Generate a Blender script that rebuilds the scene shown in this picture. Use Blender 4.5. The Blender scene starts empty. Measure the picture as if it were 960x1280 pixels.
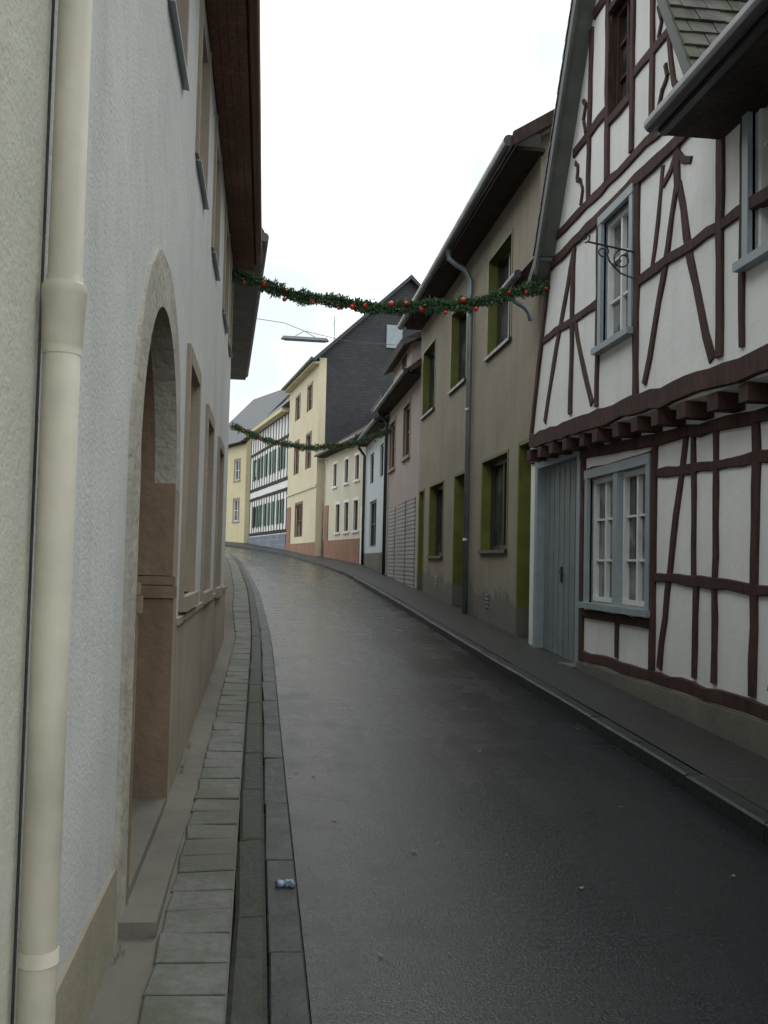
import bpy, math, random
from mathutils import Matrix, Vector
random.seed(7)
SL=0.04
scene=bpy.context.scene
scene.view_settings.view_transform='Standard'
scene.view_settings.look='None'
scene.view_settings.exposure=0
# ------------------------------------------------------------------ materials
class NT:
    def __init__(s,name):
        s.m=bpy.data.materials.new(name); s.m.use_nodes=True; s.t=s.m.node_tree; s.t.nodes.clear()
        s.out=s.n('ShaderNodeOutputMaterial'); s.b=s.n('ShaderNodeBsdfPrincipled'); s.l(s.b.outputs[0],s.out.inputs[0])
        g=s.n('ShaderNodeNewGeometry'); s.pos=g.outputs['Position']
        sp=s.n('ShaderNodeSeparateXYZ'); s.l(s.pos,sp.inputs[0]); s.x,s.y,s.z=sp.outputs
    def n(s,t): return s.t.nodes.new(t)
    def l(s,a,b): s.t.links.new(a,b)
    def math(s,op,a,b=0.0,c=0.0,clamp=False):
        n=s.n('ShaderNodeMath'); n.operation=op; n.use_clamp=clamp
        for i,v in enumerate((a,b,c)):
            if isinstance(v,(int,float)): n.inputs[i].default_value=v
            else: s.l(v,n.inputs[i])
        return n.outputs[0]
    def comb(s,a,b,c=0.0):
        n=s.n('ShaderNodeCombineXYZ')
        for i,v in enumerate((a,b,c)):
            if isinstance(v,(int,float)): n.inputs[i].default_value=v
            else: s.l(v,n.inputs[i])
        return n.outputs[0]
    def noise(s,scale,detail=3,vec=None,rough=.6):
        n=s.n('ShaderNodeTexNoise'); n.inputs['Scale'].default_value=scale; n.inputs['Detail'].default_value=min(detail,4); n.inputs['Roughness'].default_value=rough
        s.l(vec if vec is not None else s.pos,n.inputs['Vector']); return n.outputs['Fac']
    def ramp(s,f,stops):
        n=s.n('ShaderNodeValToRGB'); e=n.color_ramp.elements
        while len(e)<len(stops): e.new(.5)
        for i,(p,c) in enumerate(stops):
            e[i].position=p; e[i].color=(c if isinstance(c,tuple) else (c,c,c))+(1,)
        s.l(f,n.inputs[0]); return n.outputs[0]
    def mix(s,f,a,b,mode='MIX'):
        n=s.n('ShaderNodeMix'); n.data_type='RGBA'; n.blend_type=mode
        if isinstance(f,(int,float)): n.inputs[0].default_value=f
        else: s.l(f,n.inputs[0])
        for k,v in ((6,a),(7,b)):
            if isinstance(v,tuple): n.inputs[k].default_value=v+(1,)
            else: s.l(v,n.inputs[k])
        return n.outputs[2]
    def bump(s,h,strength,dist=.01,prev=None):
        n=s.n('ShaderNodeBump'); n.inputs['Strength'].default_value=strength; n.inputs['Distance'].default_value=dist
        s.l(h,n.inputs['Height'])
        if prev is not None: s.l(prev,n.inputs['Normal'])
        return n.outputs[0]
    def fin(s,col,rough=.8,nrm=None,metal=0,spec=.5):
        if isinstance(col,tuple): s.b.inputs['Base Color'].default_value=col+(1,)
        else: s.l(col,s.b.inputs['Base Color'])
        if isinstance(rough,(int,float)): s.b.inputs['Roughness'].default_value=rough
        else: s.l(rough,s.b.inputs['Roughness'])
        if nrm is not None: s.l(nrm,s.b.inputs['Normal'])
        s.b.inputs['Metallic'].default_value=metal
        s.b.inputs['Specular IOR Level'].default_value=spec
        return s.m
def mul(c,k): return tuple(min(1,a*k) for a in c)
def plaster(name,c,var=.18,grime=.5,gh=.8,bump=.5,bs=45,lower=None,streak=.15,bdist=.006,far=False):
    m=NT(name)
    big=m.noise(.9,4); fine=m.noise(9,3)
    col=m.mix(m.ramp(big,[(.3,0.),(.7,1.)]),mul(c,1-var),mul(c,1+var*.35))
    col=m.mix(m.math('MULTIPLY',m.ramp(fine,[(.35,0.),(.75,1.)]),.35),col,mul(c,1-var*1.2))
    sv=m.comb(m.math('MULTIPLY',m.x,5),m.math('MULTIPLY',m.y,5),m.math('MULTIPLY',m.z,.35))
    st=m.ramp(m.noise(1,3,sv),[(.5,0.),(.75,1.)])
    col=m.mix(m.math('MULTIPLY',st,streak),col,mul(c,.45))
    g=m.math('SUBTRACT',m.z,m.math('MULTIPLY',m.y,SL))
    if lower:
        lh,lc=lower
        e=m.math('ADD',g,m.math('MULTIPLY',m.noise(1.6,4),1.3))
        f=m.ramp(m.math('MULTIPLY',m.math('SUBTRACT',e,lh+.1),1.),[(.5,1.),(.62,0.)])
        lcol=m.mix(fine,mul(lc,.7),mul(lc,1.2))
        col=m.mix(m.math('MULTIPLY',f,.9),col,lcol)
    if not far:
        gm=m.math('MULTIPLY',m.math('SUBTRACT',1.,m.math('DIVIDE',g,gh),clamp=True),m.ramp(m.noise(3,4),[(.3,.3),(.7,1.)]),clamp=True)
        col=m.mix(m.math('MULTIPLY',gm,grime),col,(.09,.085,.065))
    nb=None
    if not far:
        h=m.math('ADD',m.noise(bs,2),m.math('MULTIPLY',m.noise(3,2),2.5)); nb=m.bump(h,bump,bdist)
    return m.fin(col,.92,nb,spec=.25)
def simple(name,c,rough=.6,var=.15,scale=8,metal=0,bump=.2,spec=.5,bdist=.004):
    m=NT(name); f=m.noise(scale,3)
    col=m.mix(m.ramp(f,[(.3,0.),(.7,1.)]),mul(c,1-var),mul(c,1+var))
    nb=m.bump(m.noise(scale*4,2),bump,bdist) if bump>.2 else None
    return m.fin(col,m.ramp(f,[(.3,max(0,rough-.08)),(.7,min(1,rough+.08))]),nb,metal,spec)
def wood(name,c,rough=.8):
    m=NT(name)
    sc=m.comb(m.math('MULTIPLY',m.x,22),m.math('MULTIPLY',m.y,22),m.math('MULTIPLY',m.z,3))
    f=m.noise(1.2,4,sc); f2=m.noise(2.2,3)
    col=m.mix(m.ramp(f,[(.3,0.),(.7,1.)]),mul(c,.55),mul(c,1.35))
    col=m.mix(m.math('MULTIPLY',m.ramp(f2,[(.5,0.),(.75,1.)]),.5),col,mul(c,2.0))
    return m.fin(col,rough,m.bump(f,.5,.006),spec=.25)
def bricky(name,c1,c2,mort,axes='yz',bw=.25,rh=.12,ms=.008,rough=.7,bump=.6,moss=0,vz=1.,offset=.5,spec=.4,bdist=.012,var=.3):
    m=NT(name); d={'x':m.x,'y':m.y,'z':m.z}
    v=m.comb(d[axes[0]],m.math('MULTIPLY',d[axes[1]],vz))
    b=m.n('ShaderNodeTexBrick'); m.l(v,b.inputs['Vector']); b.inputs['Scale'].default_value=1
    b.inputs['Brick Width'].default_value=bw; b.inputs['Row Height'].default_value=rh; b.inputs['Mortar Size'].default_value=ms
    b.offset=offset; b.inputs['Mortar Smooth'].default_value=.3
    b.inputs['Color1'].default_value=c1+(1,); b.inputs['Color2'].default_value=c2+(1,); b.inputs['Mortar'].default_value=mort+(1,)
    col=m.mix(m.math('MULTIPLY',m.ramp(m.noise(1.4,4),[(.35,0.),(.7,1.)]),var*1.6),b.outputs[0],mul(c1,.5))
    if moss: col=m.mix(m.math('MULTIPLY',m.ramp(m.noise(3.5,4),[(.5,0.),(.65,1.)]),moss),col,(.07,.10,.02))
    inv=m.math('SUBTRACT',1.,b.outputs[1])
    nb=m.bump(m.math('ADD',inv,m.math('MULTIPLY',m.noise(30,2),.35)),bump,bdist)
    return m.fin(col,rough,nb,spec=spec)
def glassmat(name,c=(.02,.025,.03),c2=(.10,.11,.12)):
    m=NT(name); f=m.noise(1.7,2)
    col=m.mix(m.ramp(f,[(.45,0.),(.6,1.)]),c,c2)
    return m.fin(col,.06,m.bump(m.noise(3,1),.05,.01),spec=.6)

M={}
M['white_wall']=plaster('white_roughcast',(.60,.61,.59),.13,.5,.9,.7,60,streak=.2)
M['near_wall']=plaster('cream_roughcast',(.56,.56,.475),.14,.55,.8,.7,55,streak=.25)
M['plinth_beige']=plaster('beige_plinth',(.38,.34,.255),.3,.6,.5,.6,40)
M['tan']=plaster('tan_plinth_render',(.36,.305,.235),.2,.5,.5,.6,40,streak=.3)
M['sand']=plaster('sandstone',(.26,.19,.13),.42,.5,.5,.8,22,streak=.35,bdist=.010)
M['sand_l']=plaster('sandstone_surround',(.44,.42,.355),.25,.5,.5,1.0,22,streak=.25,bdist=.012)
M['infill']=plaster('timber_infill_plaster',(.82,.82,.80),.09,.25,.3,.6,30,streak=.18)
M['green_h']=plaster('brown_roughcast',(.34,.30,.235),.16,.35,1.0,.8,60,lower=(.55,(.19,.19,.17)),streak=.28)
M['pink']=plaster('pink_plaster',(.42,.36,.34),.12,.3,far=True)
M['whiteb']=plaster('pale_blue_plaster',(.60,.65,.70),.08,.3,far=True)
M['cream']=plaster('cream_plaster',(.68,.64,.51),.1,.3,far=True)
M['yellow']=plaster('yellow_plaster',(.66,.59,.42),.1,.3,far=True)
M['yellow2']=plaster('deep_yellow_plaster',(.64,.56,.37),.1,.3,far=True)
M['farinfill']=plaster('far_infill_plaster',(.78,.79,.78),.1,far=True)
M['beam']=wood('dark_beam_wood',(.062,.034,.029))
M['beam2']=wood('far_beam_wood',(.045,.03,.025))
M['soffit']=wood('brown_soffit_wood',(.17,.09,.062))
M['dsoff']=wood('dark_soffit_wood',(.045,.031,.026))
M['gsoff']=simple('grey_green_soffit',(.12,.13,.12),.7,.2,4)
M['greyp']=simple('grey_blue_paint',(.27,.32,.345),.5,.12,5,bump=.3)
M['greyd']=simple('grey_door_paint',(.19,.22,.23),.5,.18,5,bump=.3)
M['whitep']=simple('white_paint',(.72,.73,.72),.45,.06)
M['olive']=simple('olive_green_paint',(.13,.14,.022),.55,.25,3)
M['oliveP']=simple('olive_green_door',(.11,.125,.02),.55,.25,3)
M['dframe']=simple('dark_window_frame',(.035,.032,.025),.4,.1)
M['bframe']=simple('brown_window_frame',(.12,.055,.03),.5,.1)
M['glass']=glassmat('window_glass')
M['glassl']=glassmat('curtained_glass',(.03,.035,.04),(.20,.21,.21))
M['metal']=simple('zinc_metal',(.27,.31,.34),.4,.15,4,.6)
M['cpipe']=simple('cream_painted_pipe',(.45,.425,.345),.6,.18,3,bump=.6,bdist=.008)
M['gutter']=simple('dark_gutter',(.05,.05,.055),.4,.2,3,.3)
M['bgutter']=simple('brown_gutter',(.13,.06,.04),.5,.2,3)
M['slate']=bricky('slate_roof',(.045,.05,.058),(.06,.066,.075),(.015,.015,.018),'yz',.22,.11,.006,.5)
M['slatex']=bricky('slate_cladding',(.030,.032,.037),(.044,.047,.053),(.014,.014,.016),'xz',.25,.13,.006,.6)
M['tiledark']=bricky('dark_brown_tiles',(.06,.045,.038),(.08,.06,.05),(.015,.012,.01),'yz',.25,.2,.012,.6)
t=NT('mossy_roof_tile'); c=t.mix(t.ramp(t.noise(5,4),[(.35,0.),(.65,1.)]),(.05,.05,.045),(.13,.125,.11)); c=t.mix(t.ramp(t.noise(2.6,4),[(.5,0.),(.64,.75)]),c,(.05,.07,.022))
M['tile']=t.fin(c,.85,t.bump(t.noise(30,3),.6,.01),spec=.3)
M['brick']=bricky('red_brick',(.30,.14,.085),(.36,.18,.11),(.25,.2,.16),'yz',.24,.08,.01,.8)
M['cobble']=bricky('pavement_setts',(.034,.036,.034),(.043,.044,.041),(.022,.024,.020),'xy',.2,.105,.008,.5,.7,moss=.06,spec=.35,bdist=.006)
M['kerb']=simple('dark_kerb_stone',(.024,.027,.028),.55,.3,7,bump=.6,bdist=.01,spec=.3)
t=NT('mossy_kerb_stone'); c=t.mix(t.ramp(t.noise(14,4),[(.3,0.),(.7,1.)]),(.016,.021,.017),(.038,.043,.037)); c=t.mix(t.ramp(t.noise(4,4),[(.45,0.),(.6,.6)]),c,(.024,.034,.012))
M['kerbm']=t.fin(c,.65,t.bump(t.noise(30,3),.7,.01),spec=.3)
t=NT('pavement_slab')
c=t.mix(t.ramp(t.noise(20,4),[(.3,0.),(.7,1.)]),(.085,.088,.080),(.15,.154,.142)); c=t.mix(t.ramp(t.noise(2.2,4),[(.4,0.),(.62,.75)]),c,(.065,.073,.045))
M['slab']=t.fin(c,.65,t.bump(t.noise(60,3),.6,.006),spec=.35)
M['conc']=plaster('old_concrete',(.19,.18,.155),.3,.3,.3,.8,30)
t=NT('fir_needles'); c=t.mix(t.ramp(t.noise(30,2),[(.35,0.),(.65,1.)]),(.03,.07,.03),(.15,.24,.13)); M['green_leaf']=t.fin(c,.6,spec=.3)
M['weed']=simple('weed_green',(.05,.09,.02),.8,.4,20)
M['red']=simple('red_bauble',(.50,.02,.01),.25,.1)
M['iron']=simple('black_iron',(.02,.02,.022),.5,.1)
M['lampm']=simple('lamp_housing',(.20,.22,.23),.4,.1)
M['gshut']=simple('green_shutter',(.015,.085,.045),.5,.15)
M['leaf']=simple('dead_leaf',(.22,.17,.09),.7,.3,20)
M['stoneblue']=bricky('bluish_plinth_stone',(.16,.19,.24),(.2,.22,.26),(.3,.3,.3),'yz',.5,.3,.02,.8)
M['shut']=bricky('garage_shutter',(.38,.37,.37),(.40,.39,.39),(.12,.11,.11),'yz',5,.1,.018,.6,.8,offset=0)
# asphalt
t=NT('wet_asphalt')
agg=t.noise(95,2,rough=.85); pat=t.noise(.7,3); pat2=t.noise(3.1,4)
lane=t.noise(1,3,t.comb(t.math('MULTIPLY',t.x,1.6),t.math('MULTIPLY',t.y,.12),0))
c=t.mix(t.ramp(agg,[(.40,0.),(.66,1.)]),(.002,.003,.004),(.022,.027,.032))
c=t.mix(t.math('MULTIPLY',t.ramp(pat2,[(.45,0.),(.7,1.)]),.5),c,(.004,.006,.008))
sp=t.ramp(t.noise(45,1),[(.75,0.),(.78,1.)])
c=t.mix(t.math('MULTIPLY',sp,.6),c,(.10,.10,.085))
r=t.ramp(t.math('ADD',t.math('MULTIPLY',pat,.3),t.math('ADD',t.math('MULTIPLY',pat2,.25),t.math('MULTIPLY',lane,.45))),[(.42,.15),(.60,.40)])
M['asphalt']=t.fin(c,r,t.bump(agg,.65,.005),spec=.30)
M['ground']=simple('bare_ground',(.10,.10,.08),.9,.3,1)

# ------------------------------------------------------------------ builders
class F:
    def __init__(s,p0,d,n):
        d=Vector((d[0],d[1],0)).normalized(); n=Vector((n[0],n[1],0)).normalized()
        s.p=Vector((p0[0],p0[1],0)); s.d=d; s.n=n
    def pt(s,a,o,z): return s.p+s.d*a+s.n*o+Vector((0,0,z))
def link(o): bpy.context.collection.objects.link(o)
class B:
    def __init__(s,name):
        s.e=bpy.data.objects.new(name,None); link(s.e); s.parts={}
    def part(s,name,mat):
        for k in (name,name+'_b',name+'_c'):
            if k not in s.parts: s.parts[k]=([],[],mat)
            if s.parts[k][2]==mat: return s.parts[k]
        return s.parts[name]
    def face(s,name,mat,pts):
        v,f,_=s.part(name,mat); i=len(v); v.extend([tuple(p) for p in pts]); f.append(tuple(range(i,i+len(pts))))
    def hexa(s,name,mat,p):
        v,f,_=s.part(name,mat); i=len(v); v.extend([tuple(q) for q in p])
        for q in ((0,3,2,1),(4,5,6,7),(0,1,5,4),(1,2,6,5),(2,3,7,6),(3,0,4,7)): f.append(tuple(i+k for k in q))
    def box(s,name,mat,fr,a0,a1,o0,o1,z0,z1):
        s.hexa(name,mat,[fr.pt(a0,o0,z0),fr.pt(a1,o0,z0),fr.pt(a1,o1,z0),fr.pt(a0,o1,z0),fr.pt(a0,o0,z1),fr.pt(a1,o0,z1),fr.pt(a1,o1,z1),fr.pt(a0,o1,z1)])
    def slab(s,name,mat,p,t):
        p=[Vector(q) for q in p]; n=(p[1]-p[0]).cross(p[3]-p[0]).normalized()
        if n.z<0: n=-n
        s.hexa(name,mat,[q-n*t for q in p]+p)
    def tube(s,name,mat,pts,r,n=12,cap=True):
        v,f,_=s.part(name,mat); pts=[Vector(p) for p in pts]; base=len(v); up=None
        rr=r if isinstance(r,(list,tuple)) else [r]*len(pts)
        for k,p in enumerate(pts):
            t=(pts[min(k+1,len(pts)-1)]-pts[max(k-1,0)]).normalized()
            if up is None: up=t.orthogonal().normalized()
            up=(up-t*up.dot(t)).normalized(); w=t.cross(up)
            for j in range(n):
                a=2*math.pi*j/n; v.append(tuple(p+(up*math.cos(a)+w*math.sin(a))*rr[k]))
        for k in range(len(pts)-1):
            for j in range(n):
                a=base+k*n+j; b=base+k*n+(j+1)%n; f.append((a,b,b+n,a+n))
        if cap: f.append(tuple(base+j for j in range(n))); f.append(tuple(base+(len(pts)-1)*n+j for j in range(n)))
    def beam(s,name,mat,fr,a,b,w,o0,o1,wob=.008,bow=0):
        (s0,z0),(s1,z1)=a,b; L=math.hypot(s1-s0,z1-z0); n=max(2,int(L/.22)); nx,nz=-(z1-z0)/L,(s1-s0)/L
        v,f,_=s.part(name,mat); base=len(v); ww=w*random.uniform(.88,1.12); e=.007
        for k in range(n+1):
            t=k/n; c=random.uniform(-wob,wob)+bow*math.sin(math.pi*t)
            h1=ww/2+random.uniform(-wob,wob); h2=ww/2+random.uniform(-wob,wob)
            cs=s0+(s1-s0)*t; cz=z0+(z1-z0)*t
            A=(cs+nx*(c+h1),cz+nz*(c+h1)); C=(cs+nx*(c-h2),cz+nz*(c-h2))
            Ai=(A[0]-nx*e,A[1]-nz*e); Ci=(C[0]+nx*e,C[1]+nz*e)
            for (q,o) in ((A,o0),(A,o1-.007),(Ai,o1),(Ci,o1),(C,o1-.007),(C,o0)): v.append(tuple(fr.pt(q[0],o,q[1])))
        for k in range(n):
            for j in range(6):
                a_=base+k*6+j; b_=base+k*6+(j+1)%6; f.append((a_,b_,b_+6,a_+6))
        f.append(tuple(base+j for j in range(6))); f.append(tuple(base+n*6+j for j in range(6)))
    def reveals(s,rm,fr,holes,depth=.2,o=0):
        for h in holes:
            a,b,c,d=h[:4]; dp=h[4] if len(h)>4 else depth
            for q in (((a,c),(b,c)),((b,c),(b,d)),((b,d),(a,d)),((a,d),(a,c))):
                (p1,q1),(p2,q2)=q
                s.face('reveals',rm,[fr.pt(p1,o,q1),fr.pt(p2,o,q2),fr.pt(p2,o-dp,q2),fr.pt(p1,o-dp,q1)])
    def wall(s,mat,fr,s0,s1,z0,z1,holes=(),depth=.2,rev=None,part='walls',o=0,norev=False):
        ss=sorted(set([s0,s1]+[h[0] for h in holes]+[h[1] for h in holes])); zs=sorted(set([z0,z1]+[h[2] for h in holes]+[h[3] for h in holes]))
        for i in range(len(ss)-1):
            for j in range(len(zs)-1):
                cs=(ss[i]+ss[i+1])/2; cz=(zs[j]+zs[j+1])/2
                if any(h[0]<cs<h[1] and h[2]<cz<h[3] for h in holes): continue
                s.face(part,mat,[fr.pt(ss[i],o,zs[j]),fr.pt(ss[i+1],o,zs[j]),fr.pt(ss[i+1],o,zs[j+1]),fr.pt(ss[i],o,zs[j+1])])
        if not norev: s.reveals(rev or mat,fr,holes,depth,o)
    def window(s,fr,a,b,c,d,rec,fm,gm=None,nx=2,nz=2,fw=.05,bar=.02,o=0):
        gm=gm or M['glass']; p='window_frames'
        s.face('window_glass',gm,[fr.pt(a,o-rec+.005,c),fr.pt(b,o-rec+.005,c),fr.pt(b,o-rec+.005,d),fr.pt(a,o-rec+.005,d)])
        o0,o1=o-rec+.002,o-rec+.055
        s.box(p,fm,fr,a,a+fw,o0,o1,c,d); s.box(p,fm,fr,b-fw,b,o0,o1,c,d)
        s.box(p,fm,fr,a+fw,b-fw,o0,o1-.002,c,c+fw); s.box(p,fm,fr,a+fw,b-fw,o0,o1-.002,d-fw,d)
        for i in range(1,nx):
            x=a+(b-a)*i/nx; w=fw if nx==2 else bar; s.box(p,fm,fr,x-w/2,x+w/2,o0,o1-.008,c+fw,d-fw)
        for j in range(1,nz):
            z=c+(d-c)*j/nz; s.box(p,fm,fr,a+fw,b-fw,o0,o1-.018,z-bar/2,z+bar/2)
    def done(s):
        for k,(v,f,mt) in s.parts.items():
            me=bpy.data.meshes.new(k); me.from_pydata(v,[],f); me.materials.append(mt); me.validate()
            if k.startswith(('downpipe','gutter','scrolls','baubles','cable')):
                for p in me.polygons: p.use_smooth=len(p.vertices)==4
            ob=bpy.data.objects.new(k,me); link(ob); ob.parent=s.e
        return s
def lerp(tab,y):
    if y<=tab[0][0]: return tab[0][1]
    for (a,b),(c,d) in zip(tab,tab[1:]):
        if y<=c: return b+(d-b)*(y-a)/(c-a)
    return tab[-1][1]
def smooth(tab,y): return sum(lerp(tab,y+k)*w for k,w in ((-2,.15),(-1,.2),(0,.3),(1,.2),(2,.15)))
EL=[(-12,.2),(3.3,.20),(4.5,.18),(10,.15),(13.5,.13),(22,-.08),(30,-.43),(36,-.72),(43.6,-1.25),(52,-3.2),(60,-6),(70,-10)]
ER=[(-12,2.6),(4.9,2.60),(8,2.62),(11.7,2.58),(21,2.54),(30,2.42),(36,1.99),(47,.72),(55.7,-1.35),(62,-3.4),(70,-6.4)]
WR=[(-12,3.6),(12.4,3.6),(22.3,3.6),(34.8,3.6),(35,3.7),(42,2.6),(50,1.4),(62,-.6),(70,-2.4)]
WL=[(-12,-.7),(12.9,-.7),(22.7,-1.1),(40,-2.3),(50,-4.6),(60,-8),(70,-12)]
def strip(name,mat,f0,f1,z0,z1,y0=-12,y1=70,step=.5,nx=1,parent=None):
    v=[];f=[];n=int((y1-y0)/step)
    for i in range(n+1):
        y=y0+(y1-y0)*i/n
        for j in range(nx+1):
            t=j/nx; v.append((f0(y)*(1-t)+f1(y)*t,y,SL*y+z0*(1-t)+z1*t))
    for i in range(n):
        for j in range(nx):
            a=i*(nx+1)+j; f.append((a,a+1,a+nx+2,a+nx+1))
    me=bpy.data.meshes.new(name); me.from_pydata(v,[],f); me.materials.append(mat); o=bpy.data.objects.new(name,me); link(o)
    if parent: o.parent=parent
    return o
eL=lambda y:smooth(EL,y); eR=lambda y:smooth(ER,y); wL=lambda y:lerp(WL,y); wR=lambda y:lerp(WR,y)
# ground
ys=[-500,-60,-12,0,30,70,120,500]; xs=[-500,-30,0,30,500]
v=[(x,y,SL*max(-60,min(y,90))-.04) for y in ys for x in xs]; n=len(xs)
f=[(i*n+j,i*n+j+1,(i+1)*n+j+1,(i+1)*n+j) for i in range(len(ys)-1) for j in range(n-1)]
me=bpy.data.meshes.new('ground'); me.from_pydata(v,[],f); me.materials.append(M['ground']); link(bpy.data.objects.new('ground',me))
strip('road',M['asphalt'],eL,eR,0,0,nx=6)
pr=bpy.data.objects.new('pavement',None); link(pr)
strip('paving',M['cobble'],lambda y:eR(y)+.13,wR,.10,.13,parent=pr)
pl=bpy.data.objects.new('pavement',None); link(pl)
strip('bedding',M['conc'],wL,lambda y:eL(y)-.27,.085,.075,parent=pl)
def stones(name,mat,f0,f1,top,bot,length,y0,y1,parent,gap=.006,jit=.004,bev=.012):
    v=[];f=[];y=y0
    while y<y1:
        L=length*random.uniform(.88,1.1); a=y+gap; b=y+L-gap; dz=random.uniform(-jit,jit); tl=random.uniform(-jit,jit)
        sk=random.uniform(-.008,.008)
        x0a,x1a,x0b,x1b=f0(a)+gap+sk,f1(a)-gap,f0(b)+gap-sk,f1(b)-gap
        i=len(v)
        for (z,e) in ((bot,0),(top-bev*.6,0),(top,bev)):
            for (x,yy,sx,sy) in ((x0a,a,1,1),(x1a,a,-1,1),(x1b,b,-1,-1),(x0b,b,1,-1)):
                v.append((x+sx*e,yy+sy*e,SL*yy+z+dz+tl*sx))
        for l in (0,4):
            for k in range(4): f.append((i+l+k,i+l+(k+1)%4,i+l+4+(k+1)%4,i+l+4+k))
        f.append((i+8,i+9,i+10,i+11)); y+=L
    me=bpy.data.meshes.new(name); me.from_pydata(v,[],f); me.materials.append(mat); o=bpy.data.objects.new(name,me); link(o); o.parent=parent
stones('paving_slabs',M['slab'],lambda y:max(wL(y)+.36,eL(y)-.56),lambda y:eL(y)-.27,.095,-.02,.23,-3,46,pl,.006,.004,.006)
stones('kerb_stones',M['kerbm'],lambda y:eL(y)-.27,lambda y:eL(y)-.14,.088,-.05,.9,-3,50,pl,.004,.003,.015)
stones('gutter_stones',M['kerb'],lambda y:eL(y)-.14,lambda y:eL(y)+.0,.014,-.05,1.0,-3,50,pl,.005,.003,.006)
stones('kerb_stones',M['kerb'],eR,lambda y:eR(y)+.135,.10,-.05,1.0,-3,66,pr,.003,.003,.018)

# ------------------------------------------------------------------ left side
FL=F((-.5,0),(0,1),(1,0))
b=B('cream_house')
b.wall(M['near_wall'],FL,-6,2.22,-.6,6.2,[(-3.4,-2.4,1.2,2.7),(-.9,.1,1.2,2.7)],.2,part='walls',o=.0)
for a in (-3.4,-.9): b.window(FL,a,a+1,1.2,2.7,.15,M['whitep'])
b.box('walls',M['near_wall'],FL,2.0,2.22,-.3,-.01,-.6,6.2)
b.box('joint',M['kerb'],FL,2.1,2.4,-.3,-.03,-.6,6.2)
b.slab('roof',M['tiledark'],[(-.2,-6,6.1),(-.2,2.2,6.1),(-4,2.2,9.6),(-4,-6,9.6)],.12)
b.done()
b=B('white_plastered_house')
GW=[(6.22,7.02,1.37,2.80),(8.2,9.0,1.33,2.74),(10.3,11.2,1.3,2.74)]
UW=[(4.45,5.22,4.1,5.15),(6.3,7.1,4.12,5.15),(8.2,8.95,4.12,5.15),(10.3,11.15,4.14,5.15),(11.9,12.5,4.14,5.15)]
ac,ar,azs=4.72,.78,1.97; so=.24
R2=ar+so; RH=R2-.02
b.wall(M['white_wall'],FL,2.25,12.9,-.6,5.35,GW+UW+[(ac-RH,ac+RH,-.6,3.02)],norev=True)
b.reveals(M['tan'],FL,GW+UW,.14)
N=24
arc=lambda r,k:(ac-r*math.cos(math.pi*k/N),azs+r*math.sin(math.pi*k/N))
wr=[R2+random.uniform(-.012,.012) for k in range(N+1)]
for k in range(N):
    p,q=arc(wr[k],k),arc(wr[k+1],k+1)
    P0,Q0=arc(RH,k),arc(RH,k+1)
    b.face('walls',M['white_wall'],[FL.pt(P0[0],0,P0[1]),FL.pt(Q0[0],0,Q0[1]),FL.pt(Q0[0],0,3.02),FL.pt(P0[0],0,3.02)])
    i0,i1=arc(ar,k),arc(ar,k+1)
    jo=.014
    b.hexa('arch_surround',M['sand_l'],[FL.pt(i0[0],-.1,i0[1]),FL.pt(i1[0],-.1,i1[1]),FL.pt(q[0],-.1,q[1]),FL.pt(p[0],-.1,p[1]),
        FL.pt(i0[0],jo,i0[1]),FL.pt(i1[0],jo,i1[1]),FL.pt(q[0],jo,q[1]),FL.pt(p[0],jo,p[1])])
    b.face('arch_soffit',M['sand'],[FL.pt(i0[0],-.1,i0[1]),FL.pt(i1[0],-.1,i1[1]),FL.pt(i1[0],-.5,i1[1]),FL.pt(i0[0],-.5,i0[1])])
for sgn in (-1,1):
    a0=ac+sgn*ar; a1=ac+sgn*R2; lo,hi=min(a0,a1),max(a0,a1)
    b.box('arch_surround',M['sand_l'] if sgn<0 else M['tan'],FL,lo,hi,-.1,.016,-.2,azs)
    b.face('jambs',M['sand'],[FL.pt(a0,-.1,-.2),FL.pt(a0,-.5,-.2),FL.pt(a0,-.5,azs),FL.pt(a0,-.1,azs)])
    j0,j1=(a0-.035,a0-.002) if sgn>0 else (a0+.002,a0+.035)
    b.box('jamb_stones',M['sand'],FL,j0,j1,-.45,.022,.15,1.38)
    b.box('jamb_stones',M['sand'],FL,j0-.02*(sgn>0),j1+.02*(sgn<0),-.45,.036,1.385,1.45)
    b.box('jamb_stones',M['sand'],FL,j0-.01*(sgn>0),j1+.01*(sgn<0),-.45,.028,1.455,1.50)
    b.box('jamb_stones',M['sand'],FL,j0,j1,-.45,.012,1.505,azs+.03)
b.box('gate_door',M['soffit'],FL,ac-ar-.1,ac+ar+.1,-.56,-.5,-.2,azs+ar+.05)
for i in range(9): b.box('gate_door',M['soffit'],FL,ac-ar+.02+i*.173,ac-ar+.18+i*.173,-.5,-.485,.3,azs+ar-.1)
b.box('doorstep',M['conc'],FL,3.98,5.48,-.5,.02,-.1,.33)
b.box('doorstep',M['conc'],FL,3.75,5.6,.0,.15,-.1,.285)
b.box('plinth',M['plinth_beige'],FL,2.27,ac-R2-.0,-.05,.012,-.6,.50)
b.box('plinth',M['tan'],FL,ac+R2+.003,12.88,-.05,.02,-.6,1.22)
b.box('plinth_ledge',M['tan'],FL,ac+R2+.003,12.885,-.05,.032,1.222,1.26)
for (a,c_,z0,z1) in GW:
    b.window(FL,a,c_,z0,z1,.13,M['whitep'])
    b.box('window_surrounds',M['tan'],FL,a-.12,a,0,.022,z0,z1+.1); b.box('window_surrounds',M['tan'],FL,c_,c_+.12,0,.022,z0,z1+.1)
    b.box('window_surrounds',M['tan'],FL,a,c_,0,.024,z1,z1+.1); b.box('sills',M['tan'],FL,a-.15,c_+.15,-.1,.05,z0-.09,z0)
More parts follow.
